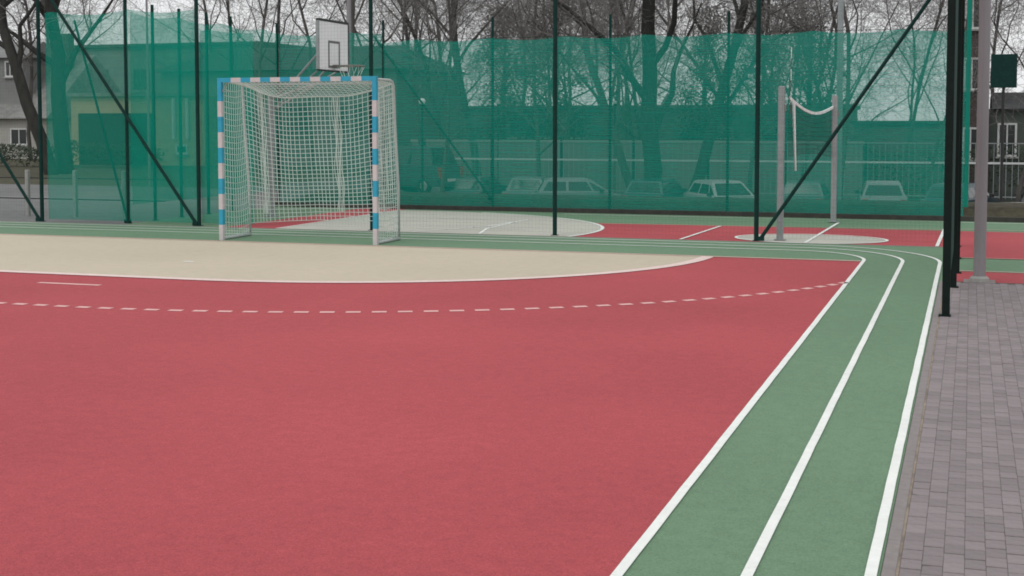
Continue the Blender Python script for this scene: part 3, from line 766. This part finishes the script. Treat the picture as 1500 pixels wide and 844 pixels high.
# ------------------------------------------------------------------ railing and wall beyond the car park
rl = thing('picket_fence', (-8, 58, LOW), 'long grey picket fence with a pale middle rail beyond the parked cars', 'fence')
zb = .3
b = MB(); b.box(-.011, .011, -.006, .006, zb+.3, 2.86); pk = b.mesh('picket'); pk.materials.append(M['galv'])
x = -16.
while x < 17:
    link('picket', pk, rl, (x, 0, 0)); x += .235
for z, r in ((2.82, .02), (2.0, .04), (.66, .02)):
    b = MB(); b.box(-16, 17, -.035, -.0065, z, z+2*r); b.build('rail', M['frame'] if r > .03 else M['galv'], rl)
for x in [-16+3.3*i for i in range(11)]:
    b = MB(); b.box(x-.05+.1, x+.05+.1, .01, .09, 0, 2.9); b.build('post', M['fgreen'], rl)
wl = thing('garden_wall', (-16, 61.5, LOW), 'low grey rendered wall behind the picket fence', 'wall')
b = MB(); b.box(-10, 11.5, 0, .25, 0, 2.75); b.build('wall_body', M['wallmid'], wl)
b = MB(); b.box(-10.05, 11.55, -.04, .29, 2.75, 2.86); b.build('coping', M['wallpale'], wl)
# low rail with concrete posts on the left
lr = thing('low_railing', (-22, 26.2, 0), 'low railing on thin concrete posts along the street at the left', 'railing')
for i in range(9):
    x = -4+1.31*i
    if x > 5: break
    b = MB(); b.bbox(x-.045, x+.045, -.045, .045, -.03, 1.05, .01); b.build('post', M['conc'], lr)
for z in (.86, .38):
    b = MB(); b.tube([(-4, .06, z), (4.9, .06, z)], .014, 6); b.build('rail', M['dark'], lr)
# clipped hedge behind the street on the left
def hedge(name, x0, x1, y, z1, label, seed, wd=1.6, z0=0):
    R_ = random.Random(seed); b = MB()
    n = int((x1-x0)*260)
    for i in range(n):
        x, yy = R_.uniform(x0, x1), R_.gauss(0, .35)*wd; top = z1*(.8+.2*math.sin(x*1.3+seed)*math.sin(x*.47))
        z = z0+(top-z0)*math.sqrt(R_.random()); s = R_.uniform(.05, .12)
        a, e = R_.uniform(0, PI), R_.uniform(-.9, .9)
        dx, dy = math.cos(a)*s, math.sin(a)*s; zz = s*math.sin(e)+.03
        b.quad((x-dx, yy-dy, z-zz), (x+dy*.5, yy-dx*.5, z-.02), (x+dx, yy+dy, z+zz), (x-dy*.5, yy+dx*.5, z+.02))
    o = b.build(name, M['leaf'], None, False, ((x0+x1)/2*0, y, 0))
    tag(o, label, 'hedge'); return o
M['leaf'] = mat('dull_evergreen_leaf', (.035, .05, .03), .8, .3, 3)
hedge('hedge', -56, -37.5, 57, 1.35, 'dull dark hedge along the street below the beige garage', 3)
hedge('hedge', -13.5, -6.0, 68, 2.6, 'loose shrubs between the trunks in the middle of the park', 9, 2.2, LOW)
hedge('hedge', -5.6, 3, 63, 1.3, 'low dark shrubs in front of the low plain building', 12, 1.5, LOW)
hedge('hedge', -24.5, -14.5, 64, 3.2, 'tall loose shrubs right of the goal behind the car park wall', 5, 2.2, LOW)

# ivy-grown evergreen trees between the bare ones
M['ivy'] = mat('dark_evergreen_leaf', (.035, .045, .034), .8, .35, 1.5)
def evergreen(x, y, H_, W_, seed, label):
    R_ = random.Random(seed); z0 = gz(x, y); t = thing('evergreen_tree', (x, y, z0), label, 'tree')
    b = MB(); b.tube([(0, 0, -.2), (R_.uniform(-.1, .1), 0, H_*.4), (R_.uniform(-.3, .3), 0, H_*.85)], [.22, .16, .05], 8, caps=False)
    clumps = []
    for i in range(26):
        z = H_*(.12+.86*(i+R_.random())/26); rr = W_*(1-.75*(z/H_)**1.6)*R_.uniform(.35, 1); a = R_.uniform(0, 2*PI)
        c = (math.cos(a)*rr, math.sin(a)*rr, z); clumps.append((c, R_.uniform(.5, 1.0)))
        b.tube([(0, 0, z*.8), (c[0]*.6, c[1]*.6, z*.95), c], [.05, .035, .01], 4, caps=False)
    b.build('trunk', M['bark'], t, True)
    b = MB()
    for c, r in clumps:
        for k in range(230):
            q = Vector((R_.gauss(0, 1), R_.gauss(0, 1), R_.gauss(0, .8)))*r*.55 + Vector(c); s_ = R_.uniform(.05, .11)
            u = Vector((R_.gauss(0, 1), R_.gauss(0, 1), R_.gauss(0, 1))).normalized(); v = u.orthogonal().normalized()
            b.quad(*(tuple(q+d_) for d_ in (u*s_, v*s_*.5, -u*s_, -v*s_*.5)))
    b.build('crown', M['ivy'], t)
evergreen(-27.6, 80, 9.5, 2.4, 1, 'ivy-dark evergreen tree left of the middle fence post, left of a pair')
evergreen(-24.0, 79, 10.5, 2.4, 2, 'ivy-dark evergreen tree just behind the middle fence post')
evergreen(-14.6, 78, 10, 2.1, 3, 'ivy-dark evergreen tree left of the right fence post')
evergreen(-11.6, 79, 11, 2.4, 4, 'tallest ivy-dark evergreen tree behind the right fence post')
evergreen(-8.6, 77, 10, 2.0, 5, 'ivy-dark evergreen tree behind the volleyball net')

# ------------------------------------------------------------------ lamps, poles, sign beyond the courts
def globe(x, y, h, r, label):
    z = gz(x, y); t = thing('globe_lamp', (x, y, z), label, 'street lamp')
    b = MB(); b.tube([(0, 0, 0), (0, 0, h-z-r)], [.05, .035], 8); b.build('pole', M['fgreen'], t)
    b = MB(); b.sphere((0, 0, h-z), r); b.build('globe', M['globe'], t, True)
    b = MB(); b.tube([(0, 0, h-z-r-.06), (0, 0, h-z-r+.03)], .07, 8); b.build('collar', M['fgreen'], t)
M['globe'] = mat('opal_lamp_globe', (.82, .84, .82), .3, .03, 3)
globe(-16.55, 40, 2.83, .11, 'white globe lamp just right of the goal, nearest of the park lamps')
globe(-20.97, 60, 3.14, .12, 'small white globe lamp seen just left of the middle fence post')
globe(-15.35, 60, 3.10, .09, 'small white globe lamp left of the large gnarled tree')
def flood(x, y, h, r, label, m='lamp'):
    z = gz(x, y); t = thing('light_pole', (x, y, z), label, 'light pole')
    b = MB(); b.tube([(0, 0, 0), (0, 0, h-z)], [r, r*.7], 10); b.build('pole', M[m], t)
    b = MB(); b.box(-.4, .4, -.1, .1, h-z, h-z+.14); b.build('lamp_head', M['lamp'], t)
flood(-15.75, 33, 9, .075, 'plain light pole rising behind the right part of the backboard')
flood(-3.05, 34, 8, .085, 'pale light pole rising behind the far volleyball post', 'galv')
flood(-27.0, 40.5, 7.6, .05, 'thin grey light pole between the two fence posts left of the goal')
t = thing('sign_board', (1.05, 50, gz(1.05, 50)), 'dark green square sign board on a thin pole right of the lamp post', 'sign')
b = MB(); b.bbox(-.43, .43, -.03, .03, 4.9, 6.06, .01); b.build('board', M['fgreen'], t)
b = MB(); b.tube([(0, .06, 0), (0, .06, 5.9)], .05, 8); b.build('pole', M['dark'], t)

# ------------------------------------------------------------------ parked cars
M['tyre'] = mat('tyre_rubber', (.02, .02, .02), .85, .2, 8)
M['rimal'] = mat('alloy_rim', (.4, .4, .4), .35, .1, 8, metal=.7)
M['carglass'] = mat('car_glass', (.02, .024, .026), .06, .1, 2, spec=.6)
M['headlamp'] = mat('clear_lamp', (.75, .77, .78), .15, .05, 5)
M['taillamp'] = mat('red_lamp', (.35, .02, .02), .2, .1, 5)
def paint(c): return mat('car_paint', c, .28, .04, 3, spec=.5, metal=.1)
def car_parts(kind):
    """local: length along x (front at +x), ground z 0"""
    L = 4.2; W_ = .86
    belt, top = (.92, 1.46) if kind != 'van' else (1.15, 1.95)
    body = MB()
    prof = [(-2.08, .32), (-2.1, .6), (-2.02, belt-.02), (-1.9, belt), (.95, belt), (1.75, belt-.16), (2.04, belt-.30), (2.1, .5), (2.05, .30), (1.72, .28), (1.62, .5), (1.36, .66), (1.08, .5), (.98, .26), (-.96, .26), (-1.06, .5), (-1.32, .66), (-1.6, .5), (-1.7, .28)]
    rings = [(-W_, .05), (-W_+.05, 0), (W_-.05, 0), (W_, .05)]
    k = len(prof); n = 0
    cz = .6
    for y, ins in rings:
        for x, z in prof: body.v.append((x*(1-ins*.5), y, cz+(z-cz)*(1-ins*.6)))
    for i in range(3):
        for j in range(k):
            jj = (j+1) % k; body.f.append((i*k+j, i*k+jj, (i+1)*k+jj, (i+1)*k+j)); body.m.append(0)
    # side caps as triangle-safe ngons
    body.f.append(tuple(range(k))); body.m.append(0); body.f.append(tuple(3*k+k-1-j for j in range(k))); body.m.append(0)
    cab = MB(); rear = -1.75 if kind in ('estate', 'van', 'hatch') else -1.45
    tp = [(rear, belt-.01), (rear+.28, top-.06), (rear+.5, top), (.15, top), (.4, top-.05), (1.15, belt-.01)]
    m_ = len(tp)
    for y, f in ((-.80, 0), (-.60, 1), (.60, 1), (.80, 0)):
        pass
    lo = [(x, z) for x, z in tp]
    for sgn in (-1, 1):
        for x, z in tp:
            t_ = (z-belt)/(top-belt); cab.v.append((x, sgn*(.80-.20*t_), z))
    for j in range(m_-1): cab.f.append((j, j+1, m_+j+1, m_+j)); cab.m.append(0)
    cab.f.append(tuple(m_-1-j for j in range(m_))); cab.m.append(0); cab.f.append(tuple(m_+j for j in range(m_))); cab.m.append(0)
    def sidey(z): return .80-.20*(z-belt)/(top-belt)+.006
    wins = []
    for sgn in (-1, 1):
        for xa, xb, xc, xd in ((rear+.2, -.62, -.62, rear+.42), (-.52, .42, .2, -.52), (.50, .98, .32, .30)):
            g = MB(); z0, z1 = belt+.05, top-.13
            pts = [(xa, sgn*sidey(z0), z0), (xb, sgn*sidey(z0), z0), (xc, sgn*sidey(z1), z1), (xd, sgn*sidey(z1), z1)]
            g.poly(pts if sgn < 0 else pts[::-1]); wins.append(('side_window', g))
    g = MB(); 
    def fr(x0, z0, x1, z1, off):
        q = []
        for (x, z) in ((x0, z0), (x1, z1)):
            yv = sidey(z)-.1; q.append(((x+off, -yv, z+.004), (x+off, yv, z+.004)))
        return [q[0][0], q[0][1], q[1][1], q[1][0]]
    g.poly(fr(1.09, belt+.035, .46, top-.085, .012)); wins.append(('windscreen', g))
    g = MB(); g.poly(fr(rear+.03, belt+.07, rear+.25, top-.11, -.012)[::-1]); wins.append(('rear_window', g))
    lamps = []
    for sgn in (-1, 1):
        g = MB(); g.bbox(1.9, 2.085, sgn*.62-.15, sgn*.62+.15, belt-.36, belt-.2, .03); lamps.append(('headlight', g, 'headlamp'))
        g = MB(); g.bbox(-2.10, -1.98, sgn*.68-.1, sgn*.68+.1, .62, belt-.06, .02); lamps.append(('tail_light', g, 'taillamp'))
    wheels = []
    for x in (-1.33, 1.35):
        for sgn in (-1, 1):
            t_ = MB(); t_.tube([(x, sgn*.66, .31), (x, sgn*.69, .31), (x, sgn*.85, .31), (x, sgn*.87, .31)], [.27, .31, .31, .27], 18)
            r_ = MB(); r_.tube([(x, sgn*.871, .31), (x, sgn*.88, .31)], [.2, .17], 14); wheels.append((t_, r_))
    plate = MB(); plate.box(-2.115, -2.1, -.26, .26, .5, .62); bump = MB(); bump.bbox(2.0, 2.13, -.78, .78, .3, .5, .04); bump.bbox(-2.13, -2.0, -.78, .78, .3, .5, .04)
    mir = MB(); mir.bbox(.72, .86, -.98, -.82, belt+.0, belt+.13, .02); mir.bbox(.72, .86, .82, .98, belt, belt+.13, .02)
    return body, cab, wins, lamps, wheels, plate, bump, mir
def make_car(kind, x, y, rz, colr, label, z=None):
    t = thing('parked_car', (x, y, gz(x, y)+.005 if z is None else z), label, 'car', 'cars parked below the far court', rz)
    pm = paint(colr); body, cab, wins, lamps, wheels, plate, bump, mir = car_parts(kind)
    body.build('body', pm, t); cab.build('cabin', pm, t); bump.build('bumper', pm, t); mir.build('wing_mirror', M['dark'], t)
    for nme, g in wins: g.build(nme, M['carglass'], t)
    for nme, g, mm in lamps: g.build(nme, M[mm], t)
    for a, c in wheels:
        o = a.build('wheel', M['tyre'], t, True); c.build('rim', M['rimal'], o)
    plate.build('number_plate', M['frame'], t)
CARS = [
    ('van', -22.1, 52.5, PI-.35, (.05, .07, .075), 'dark grey van parked just right of the goal behind the windscreen'),
    ('hatch', -19.6, 53.5, PI/2, (.06, .09, .10), 'dark hatchback parked right of the dark van'),
    ('sedan', -17.3, 53.8, PI/2+.1, (.16, .18, .19), 'grey saloon parked left of the middle fence post'),
    ('estate', -15.0, 53, .35, (.24, .26, .27), 'silver grey estate car parked right of the middle fence post'),
    ('hatch', -11.9, 53.5, PI/2-.1, (.03, .07, .08), 'dark teal hatchback parked left of the pale small car'),
    ('hatch', -9.0, 52, -1.0, (.42, .43, .44), 'pale small car angled toward the courts near the right fence post'),
    ('sedan', -6.0, 53.5, PI/2, (.08, .11, .12), 'dark saloon parked behind the volleyball posts'),
    ('estate', -3.2, 54, PI/2+.1, (.26, .28, .29), 'light grey estate parked right of the volleyball posts'),
    ('hatch', -.3, 53, PI/2-.3, (.04, .07, .09), 'dark blue hatchback parked behind the lamp post'),
    ('hatch', 2.6, 53.5, PI/2, (.05, .06, .065), 'black hatchback parked at the right edge below the picket fence'),
    ('sedan', 1.95, 40, .5, (.20, .185, .165), 'taupe saloon parked low at the right edge'),
]
for a in CARS: make_car(*a)
